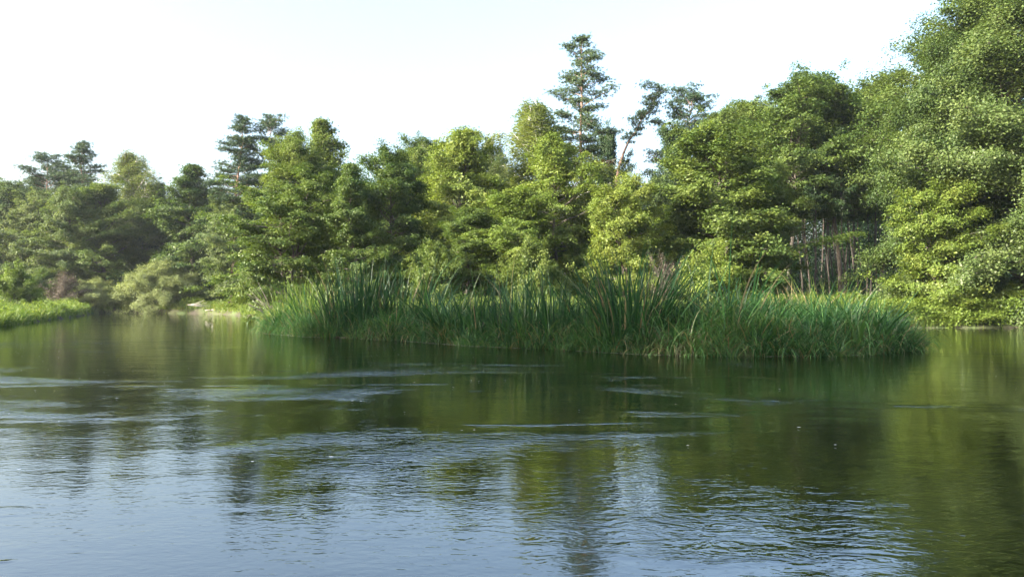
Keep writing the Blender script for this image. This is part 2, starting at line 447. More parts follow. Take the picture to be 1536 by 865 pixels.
K = {}
K['bigalder'] = broadleaf(1, 19, 7.5, 0.02, 'dome', 170, 18, 560000, 0.125, M['maple'], M['bark'], e0=-6, e1=58, rs=0.66, flat=0.32, lobes=0.12, droop=0.16)
K['bigalder2'] = broadleaf(2, 15, 4.6, 0.02, 'dome', 125, 14, 260000, 0.12, M['maple'], M['bark'], e0=-4, e1=55, rs=0.62, flat=0.3, lobes=0.14, droop=0.15)
K['alder_a'] = broadleaf(3, 12, 4.0, 0.05, 'dome', 75, 9, 95000, 0.15, M['alder'], M['bark'], e0=-5, e1=60, rs=0.6, droop=0.12, lobes=0.24)
K['alder_b'] = broadleaf(4, 12, 3.6, 0.10, 'cone', 80, 9, 85000, 0.15, M['alder'], M['bark'], e0=-5, e1=55, rs=0.55, droop=0.12, lobes=0.22)
K['alder_m'] = broadleaf(5, 11, 4.6, 0.06, 'dome', 90, 9, 90000, 0.145, M['alder'], M['bark'], e0=-8, e1=50, rs=0.62, stems=3, droop=0.14, flat=0.11, lobes=0.22, tr=0.012)
K['lime_a'] = broadleaf(6, 12, 3.8, 0.08, 'round', 72, 9, 85000, 0.15, M['lime'], M['bark'], e0=-5, e1=62, rs=0.62, flat=0.13, lobes=0.3)
K['lime_b'] = broadleaf(7, 9, 3.4, 0.02, 'dome', 75, 8, 80000, 0.13, M['lime'], M['bark'], e0=5, e1=65, rs=0.45, flat=0.25, lobes=0.15, stems=2)
K['tall_a'] = broadleaf(8, 17, 4.4, 0.40, 'round', 85, 9, 105000, 0.16, M['alder'], M['bark'], e0=5, e1=65, rs=0.65, lobes=0.25, tr=0.010)
K['tall_b'] = broadleaf(9, 17, 4.2, 0.16, 'column', 90, 9, 105000, 0.16, M['alder'], M['bark'], e0=10, e1=68, rs=0.6, lobes=0.25, tr=0.010)
K['spire'] = broadleaf(18, 14, 4.0, 0.08, 'spire', 80, 8, 80000, 0.16, M['alder'], M['bark'], e0=-5, e1=50, rs=0.55, lobes=0.28)
K['dark_a'] = broadleaf(10, 14, 4.2, 0.06, 'spire', 75, 8, 80000, 0.17, M['dark'], M['bark'], e0=-8, e1=45, rs=0.62, lobes=0.2)
K['dull_a'] = broadleaf(19, 14, 4.2, 0.16, 'round', 75, 10, 85000, 0.17, M['dull'], M['bark'], e0=-5, e1=60, rs=0.65, lobes=0.3)
K['dark_b'] = broadleaf(11, 13, 4.0, 0.10, 'dome', 70, 8, 75000, 0.17, M['dark'], M['bark'], e0=-3, e1=60, rs=0.65, lobes=0.25)
K['dark_c'] = broadleaf(30, 13, 4.2, 0.05, 'round', 80, 11, 90000, 0.16, M['alder'], M['bark'], e0=-3, e1=60, rs=0.6, lobes=0.25)
K['birch'] = broadleaf(12, 17, 3.3, 0.12, 'egg', 70, 8, 62000, 0.12, M['birch'], M['birchbark'], e0=25, e1=72, rs=0.5, flat=0.35, hang=0.55, lobes=0.4, tr=0.008, droop=0.3)
K['slim'] = broadleaf(13, 15, 1.9, 0.50, 'column', 38, 7, 17000, 0.15, M['dark'], M['darkbark'], e0=10, e1=60, rs=0.45, lobes=0.3, tr=0.0065)
K['bush_w'] = broadleaf(14, 4.2, 3.6, 0.0, 'dome', 120, 15, 150000, 0.11, M['willow'], M['bark'], e0=2, e1=75, rs=0.36, flat=0.6, lobes=0.06, stems=3, tr=0.012, droop=0.25)
K['bush_g'] = broadleaf(15, 3.2, 2.6, 0.0, 'dome', 50, 8, 34000, 0.13, M['lime'], M['bark'], e0=15, e1=70, rs=0.4, flat=0.3, lobes=0.25, stems=3, tr=0.012)
K['bush_d'] = broadleaf(16, 3.2, 2.6, 0.0, 'dome', 50, 10, 9000, 0.12, M['drytwig'], M['bark'], e0=15, e1=70, rs=0.4, flat=0.3, lobes=0.25, stems=3, tr=0.008)
K['bush_a'] = broadleaf(17, 4, 3.0, 0.0, 'dome', 60, 8, 50000, 0.14, M['alder'], M['bark'], e0=5, e1=70, rs=0.45, flat=0.25, lobes=0.25, stems=3, tr=0.012)
K['pine_tall'] = pine(21, 24, 2.7, 0.48, 58, dead=5)
K['pine_a'] = pine(22, 21, 2.0, 0.52, 52)
K['pine_b'] = pine(23, 20, 2.2, 0.62, 36, style='flat')
K['pine_flat'] = pine(24, 18.5, 3.0, 0.60, 46, style='flat', dead=6)
bp = np.array([(0, 0, 0), (0.0, 0, 3), (0.05, 0, 6), (0.0, 0.1, 9), (0.0, 0, 11.1), (0.25, 0, 12.4), (0.6, -0.1, 13.6), (1.1, 0, 14.8), (1.8, 0.1, 15.8), (2.2, 0, 16.8), (2.9, 0.1, 17.6), (3.2, 0, 18.5), (3.7, 0, 19.4)])
K['pine_bent'] = pine(25, 19.4, 1.15, 0.56, 24, path=bp, style='top', dens=0.6)
K['pine_bent']['R'] = 1.5

def plant(kind, name, label, cat, px, d, topy, half, rot=0.0, group=None, sink=0.0, z=None, part=('trunk', 'crown'), xy=None):
    k = K[kind]
    x = W(px, d) if xy is None else xy[0]
    y = d if xy is None else xy[1]
    zz = float(ground_z(np.array([x]), np.array([y]))[0]) - 0.05 if z is None else z
    e = bpy.data.objects.new(name, None); C.objects.link(e)
    e.location = (x, y, zz)
    e.rotation_euler = (0, 0, rot)
    sz = (Hh(topy, d) - zz) / k['H']; sr = half * d / F / k['R'] * (1.14 if cat == 'tree' and half > 40 and 250 < px < 1350 else 1.0)
    e.scale = (sr, sr, sz)
    e.empty_display_size = 0.5
    tag(e, label, cat, group)
    link(part[0], k['trunk'], e); link(part[1], k['crown'], e)
    if 'dead_branches' in k:
        tag(link('dead_branches', k['dead_branches'], e), 'rust brown dead branches low in the crown')
    return e

BL = 'broadleaf trees along the far bank'
PN = 'pines standing above the broadleaf trees'
# --- right bank
plant('bigalder', 'broadleaf_tree', 'tallest broadleaf tree, leafy down to the water at the right edge of the photo', 'tree', 1530, 42, -45, 205, 0.4, BL)
plant('bigalder2', 'broadleaf_tree', 'leafy tree whose branches reach the ground right of the dark trunk-filled gap', 'tree', 1424, 42.5, 58, 94, 1.4, BL)
plant('lime_b', 'broadleaf_tree', 'smaller leafy tree overhanging the water in front of the biggest right bank tree', 'tree', 1405, 39.5, 270, 74, 0.0, BL)
plant('tall_a', 'broadleaf_tree', 'tall tree with bare lower trunk standing over the dark gap in the wood', 'tree', 1262, 55, 122, 82, 0.8, BL)
plant('tall_a', 'broadleaf_tree', 'high crowned tree seen over the gap just left of the big right bank trees', 'tree', 1318, 62, 128, 62, 2.1, BL)
plant('tall_a', 'broadleaf_tree', 'tall round topped tree left of the dark gap of trunks', 'tree', 1182, 54, 124, 74, 3.9, BL)
plant('tall_a', 'broadleaf_tree', 'tall tree behind the lit front tree, its top left of the tallest right crowns', 'tree', 1120, 60, 152, 66, 5.2, BL)
plant('alder_a', 'broadleaf_tree', 'sunlit yellow green tree leafy to the ground behind the spit right of centre', 'tree', 1088, 46, 196, 98, 1.1, BL)
plant('alder_b', 'broadleaf_tree', 'narrower green tree between the sunlit front tree and the dark gap', 'tree', 1150, 49, 236, 46, 4.4, BL)
plant('alder_b', 'broadleaf_tree', 'small tree low at the left foot of the sunlit yellow green tree', 'tree', 1018, 47, 292, 46, 2.7, BL)
# --- centre
plant('pine_flat', 'pine_tree', 'flat topped pine with reddish dead twigs right of the crooked pine', 'tree', 1030, 66, 146, 46, 0.3, PN)
plant('dark_b', 'broadleaf_tree', 'dark tree below the flat topped pine', 'tree', 1010, 62, 205, 46, 1.3, BL)
plant('pine_bent', 'pine_tree', 'crooked pine with bent bare trunk leaning right against the sky', 'tree', 925, 66, 136, 26, 0.0, PN)
plant('pine_tall', 'pine_tree', 'tallest pine with long bare orange trunk against the sky at the centre', 'tree', 878, 62, 52, 50, 1.0, PN)
plant('dark_b', 'broadleaf_tree', 'small dark tree between the tallest pine and the crooked pine', 'tree', 908, 68, 206, 34, 0.9, BL)
plant('lime_b', 'broadleaf_tree', 'dense rounded light green tree below the crooked pine', 'tree', 935, 44, 268, 62, 0.7, BL)
plant('birch', 'birch_tree', 'tall pale birch with thin hanging leaves just left of the tallest pine', 'tree', 808, 58, 146, 104, 0.0, BL)
plant('lime_a', 'broadleaf_tree', 'light green tree with branches spreading in front of the tallest pine', 'tree', 838, 50, 212, 62, 1.9, BL)
plant('lime_a', 'broadleaf_tree', 'low bright green tree left of the light tree before the tallest pine', 'tree', 768, 47, 288, 62, 3.3, BL)
plant('birch', 'birch_tree', 'slim pale birch top standing behind the low bright green tree', 'tree', 738, 72, 202, 40, 2.0, BL)
plant('dark_b', 'broadleaf_tree', 'dark grey green tree in the dip left of the tall pale birch', 'tree', 752, 78, 250, 40, 2.9, BL)
plant('lime_a', 'broadleaf_tree', 'broad yellow green tree with feathery top left of the slim birch', 'tree', 682, 54, 198, 72, 4.6, BL)
plant('alder_a', 'broadleaf_tree', 'lower green tree in front of the broad yellow green tree', 'tree', 700, 47, 316, 54, 2.4, BL)
plant('birch', 'birch_tree', 'yellowish loose leaved tree right of the dark shaded tree', 'tree', 630, 66, 212, 36, 4.0, BL)
plant('dark_c', 'broadleaf_tree', 'dark shaded tree with broad low crown behind the left reed clump', 'tree', 592, 49, 228, 64, 0.2, BL)
plant('spire', 'broadleaf_tree', 'layered green tree left of the dark shaded tree', 'tree', 534, 46, 236, 56, 1.6, BL)
plant('spire', 'broadleaf_tree', 'pointed tree whose narrow top rises highest left of centre', 'tree', 502, 60, 172, 66, 3.0, BL)
plant('tall_a', 'broadleaf_tree', 'open topped tree between the pointed tree and the two left pines', 'tree', 448, 56, 212, 52, 2.2, BL)
plant('alder_m', 'broadleaf_tree', 'wide spreading olive green tree with several dark stems at the left end of the spit', 'tree', 430, 48, 258, 82, 0.0, BL)
plant('tall_a', 'broadleaf_tree', 'open crowned tree standing behind the yellow loose leaved tree', 'tree', 655, 68, 214, 56, 0.8, BL)
plant('dark_c', 'broadleaf_tree', 'tree filling the wall between the shaded tree and the yellow loose leaved tree', 'tree', 610, 64, 234, 50, 5.0, BL)
plant('dull_a', 'broadleaf_tree', 'pale olive tree behind the low bright green tree', 'tree', 722, 62, 236, 52, 2.8, BL)
plant('dull_a', 'broadleaf_tree', 'grey green tree low between the rounded light tree and the sunlit front tree', 'tree', 988, 56, 268, 44, 1.9, BL)
plant('tall_b', 'broadleaf_tree', 'green tree right of the flat topped pine', 'tree', 1068, 60, 176, 52, 4.0, BL)
plant('dull_a', 'broadleaf_tree', 'dull green tree under the tallest pine', 'tree', 878, 57, 280, 48, 0.4, BL)
# --- left
plant('pine_a', 'pine_tree', 'left pine of the pair of tall pines', 'tree', 350, 74, 174, 38, 0.5, PN)
plant('pine_b', 'pine_tree', 'right pine of the tall pair, with bare reddish upper trunk', 'tree', 400, 76, 180, 36, 2.2, PN)
plant('dull_a', 'broadleaf_tree', 'grey green tree below the left pine of the pair, with slim bare trunks', 'tree', 344, 74, 296, 42, 0.6, BL)
plant('spire', 'broadleaf_tree', 'dark pointed tree left of the pair of tall pines', 'tree', 282, 88, 236, 66, 1.0, BL)
plant('dull_a', 'broadleaf_tree', 'dark low tree filling the gap behind the grey green tree', 'tree', 318, 93, 286, 46, 4.0, BL)
plant('dull_a', 'broadleaf_tree', 'green tree between the dark pointed tree and the bare topped birch', 'tree', 238, 97, 276, 44, 3.1, BL)
plant('birch', 'birch_tree', 'thin topped birch standing right of the left pine group', 'tree', 200, 96, 224, 74, 1.0, BL)
plant('alder_a', 'broadleaf_tree', 'round green tree behind the small pale willow on the left bank', 'tree', 158, 88, 280, 62, 0.0, BL)
plant('dull_a', 'broadleaf_tree', 'dark tree just right of the round green tree, behind the large willow bush', 'tree', 214, 94, 306, 46, 2.0, BL)
plant('pine_a', 'pine_tree', 'tallest of the group of pines near the left edge', 'tree', 130, 96, 212, 34, 3.2, PN)
plant('pine_b', 'pine_tree', 'spindly pine left of the tallest pine of the left group', 'tree', 74, 97, 236, 32, 4.2, PN)
plant('pine_a', 'pine_tree', 'dark full pine in the middle of the left pine group', 'tree', 104, 98, 250, 36, 5.0, PN)
plant('pine_a', 'pine_tree', 'leftmost pine, lower than the spindly pine', 'tree', 44, 99, 264, 34, 1.2, PN)
plant('dull_a', 'broadleaf_tree', 'dull green tree at the left edge of the photo', 'tree', 4, 92, 274, 58, 0.3, BL)
plant('dull_a', 'broadleaf_tree', 'dark tree under the left pine group', 'tree', 100, 85.5, 282, 52, 2.5, BL)
plant('dull_a', 'broadleaf_tree', 'small dull tree low on the left bank below the leftmost pine', 'tree', 50, 90, 288, 46, 0.3, BL)
# bushes
BS = 'bushes on the river bank'
plant('bush_w', 'willow_bush', 'large rounded pale willow bush at the far waterline', 'bush', 236, 83, 408, 66, 0.0, BS, part=('stems', 'foliage'))
plant('bush_w', 'willow_bush', 'small pale willow bush left of the large rounded one', 'bush', 142, 81.5, 428, 42, 2.0, BS, part=('stems', 'foliage'))
plant('bush_g', 'leafy_bush', 'yellow green bush rising behind the large willow bush', 'bush', 262, 88, 402, 40, 1.0, BS, part=('stems', 'foliage'))
plant('bush_g', 'leafy_bush', 'bright leafy bush on the bank at the left edge', 'bush', 22, 58, 412, 34, 0.0, BS, part=('stems', 'foliage'))
plant('bush_d', 'dry_bush', 'brown leafless bush left of the small willow', 'bush', 96, 79, 420, 30, 0.5, BS, part=('twigs', 'dry_foliage'))
plant('bush_a', 'leafy_bush', 'dark green bush under the left trees', 'bush', 66, 82, 414, 36, 0.5, BS, part=('stems', 'foliage'))
plant('bush_a', 'leafy_bush', 'small green bush on the far shore beside the fallen log', 'bush', 300, 84, 436, 34, 2.5, BS, part=('stems', 'foliage'))
plant('bush_a', 'leafy_bush', 'bush below the broad yellow green tree', 'bush', 655, 44, 385, 46, 1.5, BS, part=('stems', 'foliage'))
plant('bush_a', 'leafy_bush', 'bush below the low bright green tree', 'bush', 800, 43, 380, 50, 3.5, BS, part=('stems', 'foliage'))
plant('bush_g', 'leafy_bush', 'light bush at the foot of the sunlit yellow green tree', 'bush', 1060, 41, 392, 52, 1.0, BS, part=('stems', 'foliage'))
plant('bush_a', 'leafy_bush', 'green bush low before the dark gap of trunks', 'bush', 1130, 44, 404, 44, 0.2, BS, part=('stems', 'foliage'))
plant('bush_g', 'leafy_bush', 'low leafy bush at the water edge under the right bank trees', 'bush', 1440, 38.2, 446, 60, 0.2, BS, part=('stems', 'foliage'))
plant('bush_g', 'leafy_bush', 'low bush touching the water at the right edge of the photo', 'bush', 1530, 38.6, 440, 56, 2.2, BS, part=('stems', 'foliage'))
plant('bush_d', 'dry_bush', 'rusty brown bush behind the tallest reed clump', 'bush', 1000, 36, 404, 26, 1.5, BS, part=('twigs', 'dry_foliage'))

# slim trunks in the gap
rng = np.random.default_rng(77)
SL = 'slim trunks in the dark gap of the wood'
spots = [(1228, 72), (1251, 68), (1272, 52), (1300, 58), (1310, 70), (1325, 66), (1216, 58), (1198, 70), (1243, 76), (1281, 76), (1205, 60), (1222, 52), (1238, 66), (1246, 56), (1258, 74), (1266, 61), (1276, 68), (1288, 55), (1296, 72), (1305, 64), (1316, 58), (1213, 76), (1232, 84), (1284, 82)]
for q, (px, d) in enumerate(spots):
    plant('slim', 'slender_tree', 'slim bare trunk in the dark gap left of the big right bank trees', 'tree', px, d, 190 + rng.uniform(-20, 20), 22, rng.uniform(0, 6), SL)
LS = 'leaning trunks beside the left pines'
for px, d, ry in ((352, 74, 0.10), (368, 74, 0.2)):
    e = plant('slim', 'slender_tree', 'slim grey trunk leaning right between the pine pair and the spreading olive tree', 'tree', px, d, 290, 22, 1.0, LS)
    e.rotation_euler = (0, ry, 0)

# trees of the near left bank, beside the camera: their shade lies on the spit
for q, (x, y, h_, hw, lab) in enumerate(((-27, -9, 19, 4.5, 'nearest'), (-27, -3, 19, 4.5, 'second'), (-27, 3, 19, 4.2, 'third'), (-26.5, 9, 16, 3.8, 'fourth'), (-26, 14.5, 13.5, 3.4, 'farthest'))):
    e = plant('dark_b', 'broadleaf_tree', 'dark tree on the near left bank outside the frame, %s from the camera' % lab, 'tree', 0, y, 0, 10, q * 1.3, 'trees on the near left bank', xy=(x, y))
    e.scale = (hw / 4.0, hw / 4.0, h_ / 13)

# the deep wood behind, one mass
rng = np.random.default_rng(5)
VV = []; FF = []; TT = []; nn_ = 0
def mass_tree(x, y, H, R, n, ls, cb=0.05):
    q = norm(rng.normal(size=(60, 3))); q[:, 2] *= 1
    cen = q * rng.uniform(0.35, 1, (60, 1)) ** 0.5 * np.array([R, R, H * (1 - cb) / 2]) + np.array([x, y, 1 + H * (cb + (1 - cb) / 2)])
    pick = rng.integers(0, 60, n)
    P = cen[pick] + rng.normal(size=(n, 3)) * np.array([1.0, 1.0, 0.6])
    P = P[P[:, 2] > 0.3]
    return leaves(rng, P, np.tile([0, 0, 1.0], (len(P), 1)), ls, np.clip(rng.normal(0.4, 0.15, 60)[pick][:len(P)], 0, 1))
for row, (y0, stp, jit) in enumerate(((88, 4.5, 4), (100, 5.0, 5), (112, 4.0, 3))):
    x = -92.0
    while x < y0 * 0.85:
        px = 768 + x / y0 * F
        top = np.interp(px, [-50, 120, 250, 420, 500, 600, 700, 830, 900, 960, 1010, 1100, 1200, 1320, 1500, 1900], [300, 285, 285, 280, 250, 262, 270, 270, 290, 300, 270, 215, 190, 190, 150, 150])
        Ht = Hh(top, y0) - 1 + rng.uniform(-1.5, 1)
        yy = y0 + rng.uniform(-jit, jit) + (10 if px < 420 else 0)
        V, Fq, T = mass_tree(x, yy, Ht, 3.8, 13000, 0.27)
        VV.append(V); FF.append(Fq + nn_); TT.append(T); nn_ += len(V)
        x += stp * rng.uniform(0.8, 1.2)
ux = rng.uniform(-75, 70, 260000); uy = rng.uniform(64, 90, 260000); uz = 0.6 + 3.6 * rng.uniform(0, 1, 260000) ** 1.3 * (0.7 + 0.5 * wob(ux, uy, 0.5, 3))
k = (uy > 74) | (ux > 18) | (ux < -46) | (np.abs(ux) < 14); k &= ~((ux < -22) & (uy < 84))
uP = np.stack([ux, uy, uz + 0.6], 1)[k]
V, Fq, T = leaves(rng, uP, np.tile([0, 0, 1.0], (len(uP), 1)), 0.26, np.clip(rng.normal(0.35, 0.15, len(uP)), 0, 1))
VV.append(V); FF.append(Fq + nn_); TT.append(T); nn_ += len(V)
tag(link('far_wood', mesh_np('far_wood', np.concatenate(VV), np.concatenate(FF), M['dark'], np.concatenate(TT))), 'dark wood closing the view behind the bank trees', 'wood', kind='stuff')

# ------------------------------------------------------------------ grasses and reeds
def blades(rng, base, az, lean, L, w, curl, seg, tint, face=None, tipdroop=0.0):
    """ribbons that start at base, lean by `lean` rad towards az and bend further by `curl` rad along their length"""
    n = len(base)
    s = (np.arange(seg) + 0.5) / seg
    th = lean[:, None] + curl[:, None] * s[None] ** 1.6
    th = np.minimum(th, 2.75)
    st = (L / seg)[:, None]
    hx = np.concatenate([np.zeros((n, 1)), np.cumsum(np.sin(th) * st, 1)], 1)
    hz = np.concatenate([np.zeros((n, 1)), np.cumsum(np.cos(th) * st, 1)], 1)
    ca, sa = np.cos(az)[:, None], np.sin(az)[:, None]
    P = np.stack([base[:, :1] + hx * ca, base[:, 1:2] + hx * sa, base[:, 2:3] + hz], -1)
    fa = az + np.pi / 2 + rng.normal(0, 0.7, n)
    sd_ = np.stack([np.cos(fa), np.sin(fa), np.zeros(n)], -1)[:, None]
    prof = np.array([0.7 if k == 0 else max(0.06, (1 - (k / seg) ** 2.2)) for k in range(seg + 1)])
    hw = (w[:, None] * prof[None] * 0.5)[..., None]
    V = np.stack([P - sd_ * hw, P + sd_ * hw], 2)        # n, seg+1, 2, 3
    b = (np.arange(n) * (seg + 1) * 2)[:, None] + np.arange(seg)[None] * 2
    Fq = np.stack([b, b + 1, b + 3, b + 2], -1).reshape(-1, 4)
    return V.reshape(-1, 3), Fq, np.repeat(np.clip(tint, 0, 1), (seg + 1) * 2)

def scatter(rng, n, x0, x1, y0, y1, keep):
    x = rng.uniform(x0, x1, n); y = rng.uniform(y0, y1, n)
    k = keep(x, y)
    return x[k], y[k]

def grass(name, label, rng, x, y, hf, material, width, seg=4, tint0=0.4, dead=0.05, curl=(0.5, 1.8), lean=0.25, azb=None):
    z = ground_z(x, y) - 0.03
    n = len(x)
    h_ = hf(x, y) * rng.uniform(0.55, 1.2, n)
    az = rng.uniform(0, 6.283, n)
    if azb is not None: az = azb + rng.normal(0, 1.1, n)
    tn = tint0 + 0.16 * wob(x, y, 0.9, 7) + rng.normal(0, 0.12, n)
    tn = np.where(rng.uniform(size=n) < dead, rng.uniform(0.88, 1, n), np.minimum(tn, 0.84))
    V, Fq, T = blades(rng, np.stack([x, y, z], 1), az, np.abs(rng.normal(0, lean, n)), h_ * 1.25, width * rng.uniform(0.6, 1.3, n), rng.uniform(*curl, n), seg, tn)
    return tag(link(name, mesh_np(name, V, Fq, material, T)), label, 'grass', kind='stuff')

rng = np.random.default_rng(11)
inspit = lambda x, y: land_sd(x, y) > -0.12
front = lambda x, y: y < 24 + np.clip(-x, -3, 7) + 3.5 * rng.uniform(size=len(x))
def tussocks(name, label, x, y, per, hgt, rad, width, material, seg=6, tint0=0.4, dead=0.05, curl=(0.5, 2.2), lean=0.75):
    n = len(x)
    H = hgt * rng.uniform(0.45, 1.45, n) * (1 + 0.25 * wob(x, y, 1.1, 2))
    c = rng.integers(int(per * 0.5), int(per * 1.4), n)
    idx = np.repeat(np.arange(n), c); m = len(idx)
    a = rng.uniform(0, 6.283, m); q = np.sqrt(rng.uniform(0, 1, m)); rr = rad * rng.uniform(0.7, 1.3, n)[idx] * q
    bx = x[idx] + rr * np.cos(a); by = y[idx] + rr * np.sin(a)
    bz = np.maximum(ground_z(bx, by), -0.05) - 0.03
    sway = rng.uniform(0, 6.283, n)[idx]; sw = rng.uniform(0, 0.5, n)[idx]
    ax = np.cos(a) * (0.25 + q) + sw * np.cos(sway) + rng.normal(0, 0.35, m); ay = np.sin(a) * (0.25 + q) + sw * np.sin(sway) + rng.normal(0, 0.35, m)
    L = H[idx] * rng.uniform(0.5, 1.35, m)
    tn = (tint0 + rng.normal(0, 0.15, n))[idx] + rng.normal(0, 0.11, m)
    dd = dead * rng.uniform(0.2, 2.2, n)[idx]
    tn = np.where(rng.uniform(size=m) < dd, rng.uniform(0.88, 1, m), np.clip(tn, 0, 0.84))
    V, Fq, T = blades(rng, np.stack([bx, by, bz], 1), np.arctan2(ay, ax), lean * q * rng.uniform(0.1, 1, m), L * 1.2, width * rng.uniform(0.5, 1.4, m), rng.uniform(curl[0], curl[1], m), seg, tn)
    return tag(link(name, mesh_np(name, V, Fq, material, T)), label, 'grass', kind='stuff')
x, y = scatter(rng, 4000, -12.5, 12.5, 17, 36, lambda x, y: (land_sd(x, y) > 0.1) & front(x, y))
k = rng.uniform(size=len(x)) < np.clip(0.25 + 0.75 * np.exp(-(land_sd(x, y) - 1.5) / 3.0), 0.25, 1)
x, y = x[k], y[k]
big = np.clip(0.72 + 0.25 * np.clip((x - 1) / 4, 0, 1), 0, 1) * np.clip(0.6 + land_sd(x, y) * 0.3, 0.5, 1.0)
tussocks('spit_grass', 'thick arching green sedge covering the low spit in the river', x, y, 72, 0.88 * big * np.clip(1.35 - (x - 6) * 0.09, 0.5, 1), 0.24, 0.028, M['grass'], 7, 0.46, 0.05, (0.6, 3.0), 0.95)
x, y = scatter(rng, 60000, -12.5, 12.5, 17, 36, lambda x, y: inspit(x, y) & front(x, y) & (wob(x, y, 2.4, 2) > -0.35))
grass('low_sedge', 'short dark sedge between the tussocks of the spit', rng, x, y, lambda x, y: 0.45 + 0.2 * wob(x, y, 1.7, 5), M['grass'], 0.02, 4, 0.25, 0.06)
x, y = scatter(rng, 900, -12.5, 11.0, 17, 36, lambda x, y: (land_sd(x, y) > 0.1) & (land_sd(x, y) < 4) & front(x, y))
tussocks('broad_sedge', 'broad bladed sedge arching out of the lower grass of the spit', x, y, 26, 1.35 * np.clip(1.1 - (x - 4) * 0.06, 0.6, 1), 0.16, 0.042, M['reed'], 8, 0.6, 0.04, (0.3, 2.9), 1.0)
# edge tufts hanging over the water
x, y = scatter(rng, 16000, -12.5, 12.5, 17, 36, lambda x, y: (land_sd(x, y) < 0.34) & (land_sd(x, y) > -0.12 - 0.35 * np.clip(wob(x, y, 2.6, 11), 0, 1)) & (y < 34) & (wob(x, y, 1.9, 3) > -0.45))
tussocks('shore_sedge', 'drooping sedge hanging into the water along the spit edge', x, y, 34, 0.66 + 0.3 * wob(x, y, 2.3, 6), 0.18, 0.023, M['grass'], 7, 0.5, 0.12, (1.0, 3.2), 1.15)
x, y = scatter(rng, 16000, -12.5, 12.5, 17, 36, lambda x, y: (np.abs(land_sd(x, y) + 0.02) < 0.16) & (y < 34) & (wob(x, y, 1.2, 9) > 0.0))
x, y = x[::3], y[::3]
tussocks('withered_sedge', 'withered brown sedge lying over the muddy edge of the spit', x, y, 30, 0.42, 0.15, 0.018, M['deadsedge'], 6, 0.4, 0.1, (1.5, 3.2), 1.3)
# sunlit meadow behind
x, y = scatter(rng, 420000, -27, 22, 26, 66, lambda x, y: (land_sd(x, y) > 0.05) & (y > 24 + np.clip(-x, -3, 7)) & (np.abs(x) < 0.69 * y))
grass('meadow_grass', 'sunlit yellow green meadow grass behind the spit', rng, x, y, lambda x, y: 0.62 + 0.25 * wob(x, y, 0.8, 9), M['meadow'], 0.030, 4, 0.5, 0.05, (0.3, 1.4))
# left bank
x, y = scatter(rng, 300000, -62, -18, 30, 96, lambda x, y: (land_sd(x, y) > -0.1) & (land_sd(x, y) < 9) & (x < -0.60 * y + 6) & (x > -0.72 * y))
grass('left_bank_grass', 'bright green grass and herbs on the low left bank', rng, x, y, lambda x, y: 0.55 + 0.3 * wob(x, y, 0.7, 1) + 0.2 * wob(x, y, 2.2, 6), M['meadow'], 0.045, 4, 0.30, 0.06, (0.5, 2.0))
x, y = scatter(rng, 120000, -46, 0, 60, 100, lambda x, y: (land_sd(x, y) > 0) & (land_sd(x, y) < 8) & (x > -0.60 * y + 5))
grass('far_bank_grass', 'pale grass along the far bank behind the fallen log', rng, x, y, lambda x, y: 0.6 + 0.3 * wob(x, y, 0.7, 3), M['meadow'], 0.05, 4, 0.45, 0.1, (0.5, 1.8))

def herbs(name, label, rng, x, y, hh, material, ls):
    z = ground_z(x, y)
    P = np.stack([x, y, z + hh * rng.uniform(0.05, 1, len(x)) ** 0.7], 1)
    V, Fq, T = leaves(rng, P, np.tile([0, 0, 1.0], (len(x), 1)), ls, np.clip(0.5 + 0.25 * wob(x, y, 1.3, 8) + rng.normal(0, 0.12, len(x)), 0, 1), rnd=0.9)
    tag(link(name, mesh_np(name, V, Fq, material, T)), label, 'undergrowth', kind='stuff')
x, y = scatter(rng, 260000, 12, 36, 33, 44, lambda x, y: land_sd(x, y) > -0.1)
herbs('right_bank_undergrowth', 'leafy undergrowth hanging to the water below the right bank trees', rng, x, y, 0.9 + 0.5 * wob(x, y, 1.1, 5), M['lime'], 0.12)
x, y = scatter(rng, 300000, -24, 16, 38, 62, lambda x, y: land_sd(x, y) > 2)
herbs('wood_edge_undergrowth', 'leafy undergrowth along the foot of the wood', rng, x, y, np.clip(0.6 + 1.0 * wob(x, y, 0.7, 6), 0.1, 1.6) * np.clip((y - 38) / 4, 0.2, 1), M['alder'], 0.13)
x, y = scatter(rng, 160000, -60, -20, 38, 98, lambda x, y: (land_sd(x, y) > -0.2) & (land_sd(x, y) < 14))
herbs('left_bank_undergrowth', 'leafy herbs and brambles on the left bank', rng, x, y, np.clip(0.6 + 0.8 * wob(x, y, 0.6, 2), 0.1, 1.6), M['lime'], 0.15)

